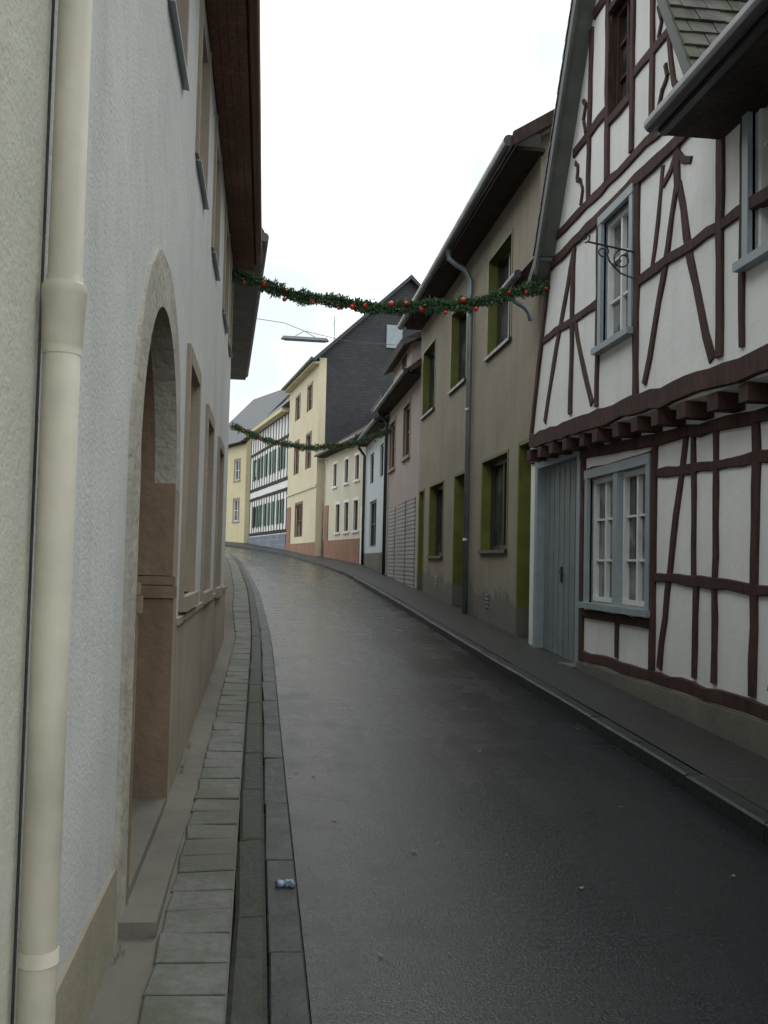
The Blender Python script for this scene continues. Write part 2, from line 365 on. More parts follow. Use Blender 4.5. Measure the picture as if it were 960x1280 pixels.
for (a,c_,z0,z1) in UW:
    b.window(FL,a,c_,z0,z1,.13,M['whitep'])
    b.box('window_surrounds',M['tan'],FL,a-.1,a,0,.02,z0,z1+.08); b.box('window_surrounds',M['tan'],FL,c_,c_+.06,0,.02,z0,z1+.08)
    b.hexa('metal_sills',M['metal'],[FL.pt(a-.02,-.1,z0-.006),FL.pt(c_+.07,-.1,z0-.006),FL.pt(c_+.07,.035,z0-.02),FL.pt(a-.02,.035,z0-.02),
        FL.pt(a-.02,-.1,z0+.005),FL.pt(c_+.07,-.1,z0+.005),FL.pt(c_+.07,.035,z0-.010),FL.pt(a-.02,.035,z0-.010)])
b.box('soffit',M['soffit'],FL,2.2,12.85,-.02,.27,5.33,5.36)
for i in range(4): b.box('soffit_boards',M['soffit'],FL,2.2,12.84,.01+i*.066,.073+i*.066,5.315,5.328)
b.slab('roof',M['tiledark'],[(-.20,2.2,5.42),(-.20,12.85,5.42),(-4.2,12.85,8.9),(-4.2,2.2,8.9)],.08)
b.tube('gutter',M['bgutter'],[(-.19,2.2+i*.5,5.40+.006*math.sin(i*1.7)) for i in range(22)],.055)
b.box('walls',M['white_wall'],FL,12.85,12.9,-4,-.005,-.6,5.3)
PX=-.445
b.tube('downpipe',M['cpipe'],[(PX,2.2,z) for z in (-.1,.6,1.2,2.2)],[.039]*4,24)
b.tube('downpipe',M['cpipe'],[(PX,2.2,z) for z in (2.03,2.05,2.08,2.12,2.16,2.18,2.19)],[.04,.043,.044,.045,.048,.047,.037],24)
b.tube('downpipe',M['cpipe'],[(PX,2.2,z) for z in (2.17,3.4,4.5,5.3)],.036,24)
for z in (.75,3.17,4.6): b.tube('downpipe',M['cpipe'],[(PX,2.2,z),(PX,2.2,z+.03)],.0415,24)
b.box('downpipe_bracket',M['cpipe'],FL,2.19,2.21,-.02,.03,3.175,3.195)
b.done()
b=B('slate_roofed_house')
F2=F((-.60,12.9),(-.40,9.8),(1,.04))
hw=[(2,2.9,1.9,3.2),(5,5.9,1.9,3.2),(7.6,8.5,2.0,3.3),(2,2.9,4.3,5.4),(5,5.9,4.3,5.4),(7.6,8.5,4.3,5.4)]
b.wall(M['tan'],F2,0.02,9.8,-.2,5.8,hw,.12)
for h in hw: b.window(F2,*h,.11,M['whitep'])
b.box('eave_box',M['gutter'],F2,0,9.8,-.05,.46,5.66,5.80)
b.tube('gutter',M['gutter'],[F2.pt(-.05,.48,5.78),F2.pt(9.85,.46,5.78)],.06)
b.slab('roof',M['slate'],[F2.pt(-.05,.48,5.85),F2.pt(9.85,.46,5.85),F2.pt(9.85,-1.6,9.2),F2.pt(-.05,-1.6,9.2)],.1)
b.face('walls',M['tan'],[F2.pt(9.8,0,-.2),F2.pt(9.8,-5,-.2),F2.pt(9.8,-5,5.8),F2.pt(9.8,0,5.8)])
b.face('walls',M['tan'],[F2.pt(0.02,0,5.3),F2.pt(0.02,-1.5,5.3),F2.pt(0.02,-1.5,9.1),F2.pt(0.02,.4,5.8)])
b.done()
b=B('plain_terrace_house')
F3=F((-1.15,23.0),(-1.2,17),(1,.07))
hw=[(2+i*3,3+i*3,z,z+1.3) for i in range(5) for z in (2.3,5)]
b.wall(M['cream'],F3,0,17,0,6.6,hw,.15)
for h in hw: b.window(F3,*h,.12,M['whitep'])
b.slab('roof',M['tiledark'],[F3.pt(-.1,.3,6.6),F3.pt(17,.3,6.6),F3.pt(17,-4,9.8),F3.pt(-.1,-4,9.8)],.12)
b.done()

# ------------------------------------------------------------------ timber house
b=B('half_timbered_house')
FU=F((3.15,0),(0,1),(-1,0)); FG=F((3.35,0),(0,1),(-1,0))
gdoor=(10.42,12.10,.3,2.88,.16)
gwin=(8.46,10.06,1.24,2.52,.1); gw2=(4.0,5.4,1.24,2.5,.1)
jz=lambda s: -.15*(11.6-s)/5.6   # sagging jetty line
b.wall(M['infill'],FG,1.0,12.42,.2,3.0,[gdoor,gwin,gw2],rev=M['greyd'])
uw1=(8.40,9.14,3.70,4.90,.1); uw2=(5.25,6.2,3.66,4.8,.1); uw3=(2.6,3.6,3.66,4.8,.1)
b.wall(M['infill'],FU,1.0,10.9,3.05,5.1,[uw1,uw2,uw3],rev=M['greyp'])
P=lambda s,z,o=0:FU.pt(s,o,z)
AP=(8.75,8.5); k=1.65
zt=lambda s: AP[1]-k*abs(s-AP[0])
b.face('walls',M['infill'],[P(1,3.0+jz(1)),P(11.6,3.0),P(10.9,3.05),P(1,3.05)])
b.face('walls',M['infill'],[P(10.9,3.02),P(11.72,3.0),P(11.1,4.6),P(10.9,5.1)])
b.face('walls',M['infill'],[P(6.7,5.1),P(8.45,5.1),P(8.45,zt(8.45))])
b.face('walls',M['infill'],[P(9.02,5.1),P(10.85,5.1),P(9.02,zt(9.02))])
b.face('walls',M['infill'],[P(8.45,5.1),P(9.02,5.1),P(9.02,5.88),P(8.45,5.88)])
b.face('walls',M['infill'],[P(8.45,6.9),P(9.02,6.9),P(9.02,zt(9.02)),P(8.75,8.5),P(8.45,zt(8.45))])
b.reveals(M['beam'],FU,[(8.45,9.02,5.88,6.9,.12)])
b.face('walls',M['infill'],[P(11.72,3.0),FU.pt(11.72,-.6,3.0),FU.pt(11.1,-.6,5.0),P(11.1,4.6)])
b.face('jetty_soffit',M['infill'],[P(1,3.0+jz(1)),P(11.7,3.0),FG.pt(12.4,0.0,3.0),FG.pt(1,0,3.0+jz(1))])
bm=lambda a,c_,w,o1=.022,wob=.009,bow=0: b.beam('timber_frame',M['beam'],FU,a,c_,w,-.05,o1+random.uniform(-.003,.003),wob,bow)
bm((1,3.10+jz(1)),(11.65,3.09),.18,.04,.010)
bm((11.66,3.1),(10.98,5.0),.09,.03)
bm((11.2,4.22),(9.3,4.16),.10)
bm((8.22,4.08),(1,3.90),.10)
bm((10.85,5.30),(6.9,5.20),.10); bm((10.95,5.02),(1,4.90),.12,.03)
bm((10.12,5.99),(9.08,5.99),.10); bm((8.4,5.99),(7.3,5.96),.10)
bm((9.5,7.15),(8.0,7.15),.1)
bm((9.62,5.3),(9.58,7.05),.10); bm((9.06,5.3),(9.06,7.1),.09,.028); bm((8.41,5.3),(8.41,7.1),.09,.028); bm((7.95,5.3),(7.95,7.0),.10)
bm((8.45,5.83),(9.02,5.83),.09,.03); bm((8.45,6.94),(9.02,6.94),.08,.03); bm((8.75,7.1),(8.75,8.2),.1)
bm((10.12,3.2),(10.08,4.95),.10); bm((10.05,4.95),(11.1,3.25),.10,.018,.01,.03); bm((10.0,4.16),(9.42,3.2),.09,.018,.01,.03)
bm((9.28,3.15),(9.28,4.95),.10); bm((8.26,3.1),(8.26,4.95),.10)
bm((7.42,4.93),(7.40,4.55),.10); bm((7.42,4.62),(8.05,3.15),.10,.018,.01,-.02); bm((7.38,4.62),(6.78,3.1),.10,.016,.01,.03)
bm((7.95,4.05),(7.72,4.9),.08,.016,.01,.04); 
bm((6.65,3.1),(6.65,4.95),.11); bm((6.32,3.1),(6.3,4.95),.08); bm((5.12,3.1),(5.12,4.95),.1)
bm((7.35,5.3),(7.6,5.95),.08,.018,.01,-.06); bm((4.5,3.1),(4.0,4.95),.1); bm((2.2,3.1),(2.2,4.95),.1)
bm((7.42,4.9),(7.15,4.72),.07,.019,.008,.03); bm((7.42,4.9),(7.7,4.72),.07,.019,.008,-.03)
# carved curly braces in the gable
def curly(pts,w=.05):
    for (p,q) in zip(pts,pts[1:]): b.beam('timber_frame',M['beam'],FU,p,q,w,-.05,.02+random.uniform(-.004,.004),.006,0)
curly([(9.86,5.33),(9.80,5.48),(9.88,5.60),(9.99,5.66),(9.96,5.78),(10.07,5.86)])
curly([(7.72,5.28),(7.80,5.42),(7.72,5.55),(7.62,5.60),(7.66,5.72)])
curly([(9.74,6.05),(9.80,6.2),(9.72,6.33),(9.82,6.42)]); curly([(7.82,6.02),(7.74,6.15),(7.82,6.3)])
gmf=lambda a,c_,w,o1=.022,wob=.009,bow=0: b.beam('timber_frame',M['beam'],FG,a,c_,w,-.05,o1+random.uniform(-.003,.003),wob,bow)
gmf((1,2.50),(6.5,2.66),.09,.03);gmf((6.5,2.66),(10.35,2.80),.09,.03); gmf((10.35,2.93),(12.4,2.93),.09,.03)
gmf((10.26,.62),(10.26,2.76),.11,.03); gmf((8.33,.72),(8.31,2.72),.10,.026)
gmf((8.40,2.60),(10.2,2.60),.07); gmf((8.4,1.12),(10.2,1.12),.09,.026); gmf((9.21,.75),(9.21,1.1),.08)
gmf((7.66,2.68),(8.18,.76),.09,.016,.01,.02); gmf((7.50,1.52),(7.52,2.68),.08); gmf((7.48,.76),(7.46,1.5),.08)
gmf((7.14,.76),(7.12,2.66),.08); gmf((6.54,.74),(6.50,2.64),.09,.026); gmf((5.75,.74),(5.75,2.6),.09); gmf((3.85,.74),(3.85,2.56),.09)
gmf((8.28,2.42),(5.6,2.36),.08); gmf((8.28,1.54),(5.6,1.45),.09); gmf((10.2,.68),(1,.66),.11,.03); gmf((6.30,.8),(5.85,2.4),.08,.016)
for i in range(22):
    s=1.3+i*.49; b.box('joist_ends',M['beam'],FG,s+random.uniform(-.03,.03),s+.16,0,.235+random.uniform(-.03,.02),2.87+jz(s),2.99+jz(s))
b.box('plinth',M['conc'],FG,1,10.36,-.05,.04,-.3,.60)
b.box('door_frame',M['greyp'],FG,12.0,12.12,-.1,.03,.3,2.90); b.box('door_frame',M['greyp'],FG,10.33,10.45,-.1,.028,.3,2.90); b.box('door_frame',M['greyp'],FG,10.45,12.0,-.1,.026,2.80,2.905)
for i in range(15):
    s=10.46+i*.1025; b.box('door_planks',M['greyd'],FG,s,s+.093,-.14,-.068+.006*(i%2),.42,2.79)
b.box('door_handle',M['iron'],FG,11.2,11.24,-.07,-.04,1.42,1.6); b.box('door_handle',M['iron'],FG,11.14,11.25,-.045,-.035,1.53,1.55)
b.box('doorstep',M['conc'],FG,10.3,12.2,-.15,.10,.2,.55)
def cas(fr,a,c_,z0,z1,o,n,nz=3):
    w=(c_-a)/n
    for i in range(n): b.window(fr,a+i*w+.02,a+(i+1)*w-.02,z0+.02,z1-.02,.085,M['whitep'],M['glassl'],2,nz,.042,.02,o)
def surround(fr,a,c_,z0,z1,w=.09,o1=.035,mid=None):
    p='window_surrounds'; g=M['greyp']
    b.box(p,g,fr,a-w,a,-.02,o1,z0,z1); b.box(p,g,fr,c_,c_+w,-.02,o1,z0,z1); b.box(p,g,fr,a-w-.01,c_+w+.01,-.02,o1+.006,z1,z1+w); b.box(p,g,fr,a-w-.03,c_+w+.03,-.02,o1+.05,z0-.06,z0)
    if mid: b.box(p,g,fr,mid-.06,mid+.06,-.09,o1-.01,z0,z1)
surround(FG,*gwin[:4],mid=9.26); cas(FG,8.46,9.20,1.24,2.52,0,1); cas(FG,9.32,10.06,1.24,2.52,0,1)
surround(FG,*gw2[:4],mid=4.7); cas(FG,4.0,4.64,1.24,2.5,0,1); cas(FG,4.76,5.4,1.24,2.5,0,1)
for u in (uw1,uw2,uw3): surround(FU,*u[:4],w=.08); cas(FU,*u[:4],0,1)
b.window(FU,8.45,9.02,5.88,6.9,.11,M['beam'],M['glass'],2,3,.05,.025)
XE=2.72
def tiles(p0,along,up,L,H,tw=.24,th=.30,mat=None,part='roof_tiles'):
    p0=Vector(p0); along=Vector(along).normalized(); up=Vector(up).normalized(); nn=along.cross(up).normalized()
    if nn.z<0: nn=-nn
    j=0; h=0
    while h<H:
        a=0; first=(j%2==1)
        while a<L:
            tt=tw*.5 if first else tw; first=False
            w=min(tt-.008,L-a); o=.012+random.uniform(-.004,.004); c0=p0+along*a+up*(h+random.uniform(-.006,.006))
            A,Bq,C,D=c0+nn*(o+.026),c0+along*w+nn*(o+.026),c0+along*w+up*(th+.05)+nn*o,c0+up*(th+.05)+nn*o
            b.hexa(part,mat or M['tile'],[A-nn*.018,Bq-nn*.018,C-nn*.018,D-nn*.018,A,Bq,C,D]); a+=tt
        h+=th; j+=1
upv=Vector((1,0,.95)).normalized()
def zmain(x): return 4.76+(x-XE)*.95
b.slab('roof_deck',M['dsoff'],[(XE,1,4.76),(XE,6.62,4.76),(7.5,6.62,zmain(7.5)),(7.5,1,zmain(7.5))],.10)
b.slab('roof_deck',M['dsoff'],[(2.96,11.0,5.12),(2.96,12.45,5.12),(7.5,12.45,zmain(7.5)),(7.5,11.0,zmain(7.5))],.10)
b.slab('roof_deck',M['dsoff'],[(3.4,6.6,zmain(3.4)),(3.4,11.05,zmain(3.4)),(7.5,11.05,zmain(7.5)),(7.5,6.6,zmain(7.5))],.12)
tiles((XE-.02,1,4.765),(0,1,0),upv,5.62,5.5,.2,.22)
b.slab('eave_board',M['gutter'],[(XE-.04,1,4.80),(XE-.04,6.66,4.80),(XE+.02,6.66,4.80),(XE+.02,1,4.80)],.14)
b.tube('gutter',M['gutter'],[(XE-.08,1,4.74),(XE-.08,6.68,4.74)],.06)
b.tube('gutter',M['gutter'],[(2.93,11.6,5.11),(2.93,12.4,5.10)],.05)
b.tube('downpipe',M['metal'],[(2.95,12.25,5.08),(3.0,12.25,4.98),(3.1,12.25,4.92),(3.2,12.28,4.88),(3.26,12.3,4.8),(3.28,12.3,4.72)],.03)
b.box('eave_soffit',M['dsoff'],FU,1,6.65,-.05,.42,4.66,4.70)
XV=2.96
for sg in (1,-1):
    a0=(AP[0],AP[1]+.12); ln=2.12; a1=(AP[0]+sg*ln,AP[1]+.12-k*ln)
    b.slab('gable_roof',M['gsoff'],[(XV,a0[0],a0[1]),(XV,a1[0],a1[1]),(7.3,a1[0],a1[1]),(7.3,a0[0],a0[1])],.07)
    d=Vector((0,sg*1,-k)).normalized(); q0=Vector((XV,a0[0],a0[1])); T=ln/abs(d.y)
    b.hexa('bargeboard',M['gsoff'],[q0+Vector((-.03,0,-.24)),q0+Vector((-.03,0,-.24))+d*T,q0+Vector((.0,0,-.24))+d*T,q0+Vector((0,0,-.24)),
        q0+Vector((-.03,0,-.03)),q0+Vector((-.03,0,-.03))+d*T,q0+Vector((0,0,-.03))+d*T,q0+Vector((0,0,-.03))])
    if sg==1:
        e=Vector((XV,a1[0],a1[1]))
        b.slab('gable_roof',M['gsoff'],[(XV-.02,e.y-.02,e.z),(XV-.02,e.y+.30,e.z-.20),(3.6,e.y+.30,e.z-.20),(3.6,e.y-.02,e.z)],.10)
tiles((XV-.05,AP[0]-2.14,AP[1]+.125-k*2.14),(1,0,0),(0,1,k),4.3,4.05,.2,.17,M['tile'],'gable_slates')
tiles((XV-.04,AP[0]+2.14,AP[1]+.125-k*2.14),(1,0,0),(0,-1,k),4.3,4.05,.2,.17,M['slate'],'gable_slates_rear')
b.done()

b=B('wrought_iron_sign_bracket')
Y=8.28; b.tube('bar',M['iron'],[(3.14,Y,4.35),(2.70,Y,4.42)],.009,8)
b.tube('bar',M['iron'],[(3.13,Y,4.10),(3.13,Y,4.5)],.010,8)
def scroll(cx,cz,r,turns,ph,sgn=1):
    pts=[]; n=40
    for i in range(n):
        t=i/(n-1); a=ph+sgn*turns*2*math.pi*t; rr=r*(1-.8*t); pts.append((cx+rr*math.cos(a),Y,cz+rr*math.sin(a)))
    b.tube('scrolls',M['iron'],pts,.007,6)
scroll(3.02,4.28,.09,1.4,1.6); scroll(2.84,4.34,.06,1.4,1.6,-1); scroll(2.68,4.46,.05,1.3,-1.6)
b.tube('scrolls',M['iron'],[(3.12,Y,4.12),(3.0,Y,4.16),(2.9,Y,4.26),(2.86,Y,4.38)],.008,8)
b.done()

# ------------------------------------------------------------------ brown house with green windows
b=B('green_windowed_house')
FB=F((3.42,0),(0,1),(-1,0))
up=[(13.9,15.38,4.87,6.40),(17.1,18.55,4.86,6.32),(20.4,21.95,4.85,6.28)]
lo=[(13.95,15.6,1.83,3.22),(19.12,20.7,1.76,3.2)]
dr=[(12.56,13.28,.3,3.24),(16.95,17.95,.3,3.2),(21.5,22.15,.6,3.2)]
b.wall(M['green_h'],FB,12.44,22.35,-.1,6.95,up+lo+dr,norev=True)
b.reveals(M['olive'],FB,up+lo,.2); 
for h in up+lo:
    a,c_,z0,z1=h; b.window(FB,a+.002,c_-.002,z0+.002,z1-.002,.19,M['dframe'],M['glass'],2,1,.07)
    b.box('window_trim',M['olive'],FB,a-.05,a+.003,-.19,.012,z0,z1); b.box('window_trim',M['olive'],FB,c_-.003,c_+.09,-.19,.012,z0,z1+.0)
    b.box('window_trim',M['olive'],FB,a-.05,c_+.09,-.02,.014,z1,z1+.04)
    b.box('sills',M['dframe'],FB,a-.06,c_+.1,-.18,.05,z0-.05,z0)
for h in dr:
    a,c_,z0,z1=h
    b.box('doors',M['oliveP'],FB,a+.01,c_-.01,-.30,-.20,z0,z1)
    b.box('doors',M['oliveP'],FB,a+.12,c_-.12,-.20,-.19,z0+.9,z1-.3); b.box('door_panels',M['olive'],FB,a+.12,c_-.12,-.20,-.185,z0+.45,z0+.75)
    b.box('door_trim',M['olive'],FB,c_-.004,c_+.06,-.31,.012,z0,z1+.04); b.box('door_trim',M['olive'],FB,a-.05,a+.004,-.31,.012,z0,z1+.04); b.box('door_trim',M['olive'],FB,a+.004,c_-.004,-.31,.01,z1-.01,z1+.04)
    b.box('door_jamb_base',M['conc'],FB,c_-.008,c_+.07,-.30,.016,.3,SL*c_+.5)
b.box('soffit',M['dsoff'],FB,12.3,22.4,-.02,.36,6.93,6.98)
b.slab('roof',M['tiledark'],[(2.98,12.2,7.08),(2.98,22.45,7.08),(8.0,22.45,10.2),(8.0,12.2,10.2)],.12)
b.face('walls',M['green_h'],[(3.42,12.44,3),(9,12.44,3),(9,12.44,9.8),(3.42,12.44,7.2)])
b.face('walls',M['green_h'],[(3.42,22.35,0),(9,22.35,0),(9,22.35,9.8),(3.42,22.35,7.2)])
b.hexa('verge_board',M['dsoff'],[(2.98,12.14,6.92),(8,12.14,10.04),(8,12.2,10.04),(2.98,12.2,6.92),(2.98,12.14,7.1),(8,12.14,10.22),(8,12.2,10.22),(2.98,12.2,7.1)])
b.tube('gutter',M['gutter'],[(2.94,12.2,7.0),(2.94,22.45,7.0)],.075)
b.tube('downpipe',M['metal'],[(2.95,16.5,6.95),(2.97,16.5,6.78),(3.10,16.5,6.68),(3.25,16.5,6.6),(3.35,16.5,6.42),(3.35,16.5,6.2),(3.35,16.5,.55)],.048,14)
for z in (2,4.2,5.8): b.tube('downpipe',M['metal'],[(3.35,16.5,z),(3.35,16.5,z+.04)],.056,14)
for s in (15.0,19.6): 
    for i in range(4): b.box('vent_grilles',M['metal'],FB,s,s+.22,0,.015,s*SL+.35+i*.06,s*SL+.38+i*.06)
b.done()

# ------------------------------------------------------------------ other houses
FK=F((3.45,0),(0,1),(-1,0))
def house(name,fr,s0,s1,zb,ze,mat,wins,roof,rh,depth=6,oh=.35,fm=None,gm=None,trim=None,rec=.12,fw=.06,extra=None):
    b=B(name)
    b.wall(mat,fr,s0,s1,zb,ze,[w[:4]+(rec,) for w in wins])
    for w in wins:
        b.window(fr,w[0],w[1],w[2],w[3],rec-.01,fm or M['whitep'],gm or M['glass'],2,2,fw,.03)
        if trim:
            a,c_,z0,z1=w[:4]; b.box('window_trim',trim,fr,a-.1,a,-.02,.02,z0,z1); b.box('window_trim',trim,fr,c_,c_+.1,-.02,.02,z0,z1); b.box('window_trim',trim,fr,a-.1,c_+.1,-.02,.022,z1,z1+.1)
            b.box('sills',trim,fr,a-.12,c_+.12,-.02,.06,z0-.08,z0)
    hd=depth/2
    b.slab('roof',roof,[fr.pt(s0-.12,oh,ze-.02),fr.pt(s1+.12,oh,ze-.02),fr.pt(s1+.12,-hd,ze+rh),fr.pt(s0-.12,-hd,ze+rh)],.12)
    b.slab('roof',roof,[fr.pt(s0-.12,-depth-oh,ze-.02),fr.pt(s1+.12,-depth-oh,ze-.02),fr.pt(s1+.12,-hd,ze+rh),fr.pt(s0-.12,-hd,ze+rh)],.12)
    for s in (s0,s1): b.face('walls',mat,[fr.pt(s,0,zb),fr.pt(s,-depth,zb),fr.pt(s,-depth,ze-.15),fr.pt(s,-hd,ze+rh-.13),fr.pt(s,0,ze-.15)])
    b.box('soffit',M['dsoff'],fr,s0,s1,0,oh-.02,ze-.16,ze-.12)
    b.tube('gutter',M['gutter'],[fr.pt(s0-.1,oh+.04,ze-.08),fr.pt(s1+.1,oh+.04,ze-.08)],.06)
    if extra: extra(b,fr)
    return b.done()
def ex(b,fr):
    b.box('garage_shutters',M['shut'],fr,22.9,24.2,-.02,.03,.6,3.15); b.box('garage_shutters',M['shut'],fr,24.5,25.9,-.02,.03,.6,3.15); b.box('garage_shutters',M['shut'],fr,26.5,27.8,-.02,.03,.6,3.1)
    b.box('dormer',M['pink'],fr,23.8,27.2,-2.5,.05,6.0,7.0)
    b.slab('dormer_roof',M['tiledark'],[fr.pt(23.5,.35,6.95),fr.pt(27.6,.35,6.95),fr.pt(27.6,-1.6,7.9),fr.pt(23.5,-1.6,7.9)],.14)
    b.box('dormer_windows',M['glass'],fr,24.6,25.4,.05,.06,6.25,6.85)
    b.tube('downpipe',M['gutter'],[fr.pt(28.3,.3,5.9),fr.pt(28.3,.08,5.6),fr.pt(28.3,.08,1.0)],.05)
house('pink_house',FK,22.4,28.4,.4,6.05,M['pink'],[(24.1,25.2,4.25,5.55),(26.9,28.0,4.2,5.5)],M['tiledark'],2.6,fm=M['bframe'],trim=M['tan'],extra=ex)
def ex(b,fr):
    b.tube('downpipe',M['gutter'],[fr.pt(34.6,.3,5.6),fr.pt(34.6,.08,5.3),fr.pt(34.6,.08,1.2)],.05)
    b.box('plinth',M['conc'],fr,28.55,34.7,-.02,.03,.8,1.9)
    b.box('dormer',M['whiteb'],fr,30,32.5,-2,-.2,5.7,6.7)
    b.slab('dormer_roof',M['slate'],[fr.pt(29.7,.1,6.65),fr.pt(32.8,.1,6.65),fr.pt(32.8,-1.8,7.4),fr.pt(29.7,-1.8,7.4)],.14)
house('pale_blue_house',FK,28.5,34.8,.8,5.8,M['whiteb'],[(29.6,30.5,4.2,5.2),(32.3,33.4,4.2,5.2),(31.2,33.2,2.1,3.6)],M['slate'],2.4,fm=M['dframe'],extra=ex)
FC=F((3.45,35.0),(-1.05,7.0),(-1,-.15))
def ex(b,fr):
    b.box('brick_base',M['brick'],fr,.6,6.9,-.02,.03,.8,2.45); b.box('white_door_surround',M['whitep'],fr,.1,.4,-.02,.03,.8,3.6)
    b.tube('downpipe',M['cpipe'],[fr.pt(6.8,.3,5.85),fr.pt(6.8,.08,5.6),fr.pt(6.8,.08,1.3)],.05)
    b.box('brick_pier',M['brick'],fr,6.0,6.7,-.02,.035,1,3.9)
house('cream_brick_based_house',FC,0,7.05,1,6.1,M['cream'],[(.9,1.6,2.75,3.85),(2.4,3.1,2.75,3.85),(3.9,4.6,2.75,3.85),(.9,1.5,4.6,5.5),(2.6,3.2,4.6,5.5),(4.6,5.2,4.6,5.5)],M['tiledark'],2.2,fm=M['bframe'],fw=.035,trim=M['whitep'],extra=ex)
FY=F((2.1,42.25),(-1.05,7.8),(-1,-.1346))
b=B('yellow_slate_gabled_house'); L=7.9
yw=[(1.6,2.7,8.3,9.4),(4.8,5.9,8.3,9.4),(1.6,2.7,5.7,7.2),(4.8,5.9,5.7,7.2),(3.4,5.2,2.7,4.2)]
b.wall(M['yellow'],FY,0,L,1,10.3,[w+(.12,) for w in yw])
for a,c_,z0,z1 in yw:
    b.window(FY,a,c_,z0,z1,.11,M['bframe'],M['glassl'],2,2,.06,.04)
    b.box('window_trim',M['bframe'],FY,a-.14,a,-.02,.02,z0,z1); b.box('window_trim',M['bframe'],FY,c_,c_+.14,-.02,.02,z0,z1); b.box('window_trim',M['bframe'],FY,a-.14,c_+.14,-.02,.022,z1,z1+.12)
b.box('brick_base',M['brick'],FY,0.02,L,-.02,.03,1,2.4)
b.box('brick_pier',M['brick'],FY,6.6,7.7,-.02,.035,1,4.2)
b.box('string_course',M['yellow'],FY,0,L,-.02,.05,4.75,4.87)
D=7.8; za=14.0
b.face('gable_slate_cladding',M['slatex'],[FY.pt(0,0,6.0),FY.pt(0,-D,6.0),FY.pt(0,-D,10.3),FY.pt(0,-D/2,za),FY.pt(0,0,10.3)])
b.face('walls',M['yellow'],[FY.pt(0,0,1),FY.pt(0,-D,1),FY.pt(0,-D,6.0),FY.pt(0,0,6.0)])
b.box('corner_strip',M['yellow'],FY,-.03,.3,-.3,.01,1,10.25)
b.slab('roof',M['slate'],[FY.pt(-.3,.35,10.15),FY.pt(L,.35,10.15),FY.pt(L,-D/2,za+.15),FY.pt(-.3,-D/2,za+.15)],.14)
b.slab('roof',M['slate'],[FY.pt(-.3,-D-.35,10.15),FY.pt(L,-D-.35,10.15),FY.pt(L,-D/2,za+.15),FY.pt(-.3,-D/2,za+.15)],.14)
b.box('cornice',M['yellow'],FY,0,L,0,.3,10.0,10.1); b.tube('gutter',M['gutter'],[FY.pt(-.3,.4,10.15),FY.pt(L,.4,10.15)],.07)
b.tube('antenna',M['metal'],[FY.pt(2,-1,11),FY.pt(2,-1,12.6)],.02,6); b.tube('antenna',M['metal'],[FY.pt(1.6,-1,12.3),FY.pt(2.6,-1,12.3)],.012,6)
b.box('gable_window',M['greyp'],F(FY.pt(0,-2.9,0).to_2d(),(1,.13),(.13,-1)),0,.7,0,.08,10.9,11.9)
b.done()
FT=F((1.05,50.4),(-2.05,11.6),(-1,-.177))
b=B('green_shuttered_timber_house'); L=11.6
tw=[(1.2+i*2.6,2.1+i*2.6,z,z+1.25) for i in range(4) for z in (3.5,6.3)]
b.wall(M['farinfill'],FT,0,L,1.5,9.3,[w+(.1,) for w in tw])
for a,c_,z0,z1 in tw:
    b.window(FT,a,c_,z0,z1,.09,M['whitep'],M['glass'],2,2,.06,.04)
    b.box('shutters',M['gshut'],FT,a-.48,a-.02,.03,.07,z0,z1); b.box('shutters',M['gshut'],FT,c_+.02,c_+.48,.03,.07,z0,z1)
for z in (3.1,5.2,5.75,7.9,9.15): b.beam('timber_frame',M['beam2'],FT,(0,z),(L,z),.17,-.05,.03)
for i in range(15):
    s=.1+i*.815; b.beam('timber_frame',M['beam2'],FT,(s,3.1),(s,5.2),.13,-.05,.025); b.beam('timber_frame',M['beam2'],FT,(s+.1,5.75),(s+.1,9.1),.13,-.05,.025)
b.box('stone_plinth',M['stoneblue'],FT,0,L,-.02,.06,1.5,2.95)
b.slab('roof',M['slate'],[FT.pt(-.2,.4,9.35),FT.pt(L+.1,.4,9.35),FT.pt(L-1.5,-3.6,12.9),FT.pt(-.2,-3.6,12.9)],.15)
b.slab('roof',M['slate'],[FT.pt(L+.1,.4,9.35),FT.pt(L+.1,-7.6,9.35),FT.pt(L-1.5,-3.62,12.9),FT.pt(L-1.5,-3.6,12.9)],.15)
b.box('cornice',M['yellow2'],FT,0,L,0,.42,9.1,9.3)
b.face('walls',M['farinfill'],[FT.pt(L,0,1.5),FT.pt(L,-7,1.5),FT.pt(L,-7,9.3),FT.pt(L,0,9.3)])
b.done()
FZ=F((-1.3,62.6),(-2.6,6.4),(-1,-.4))
house('deep_yellow_house',FZ,0,8,1.5,9.0,M['yellow2'],[(1,2,4,5.4),(3.4,4.4,4,5.4),(1,2,6.6,7.9),(3.4,4.4,6.6,7.9)],M['slate'],4.0,depth=7,trim=M['tan'])
FZ2=F((-4.5,69.5),(-6,3),(-.45,-1))
house('hill_end_house',FZ2,0,12,1.5,8.0,M['cream'],[(1,2,4,5.4),(4,5,4,5.4),(7,8,4,5.4)],M['tiledark'],3.5,depth=7)

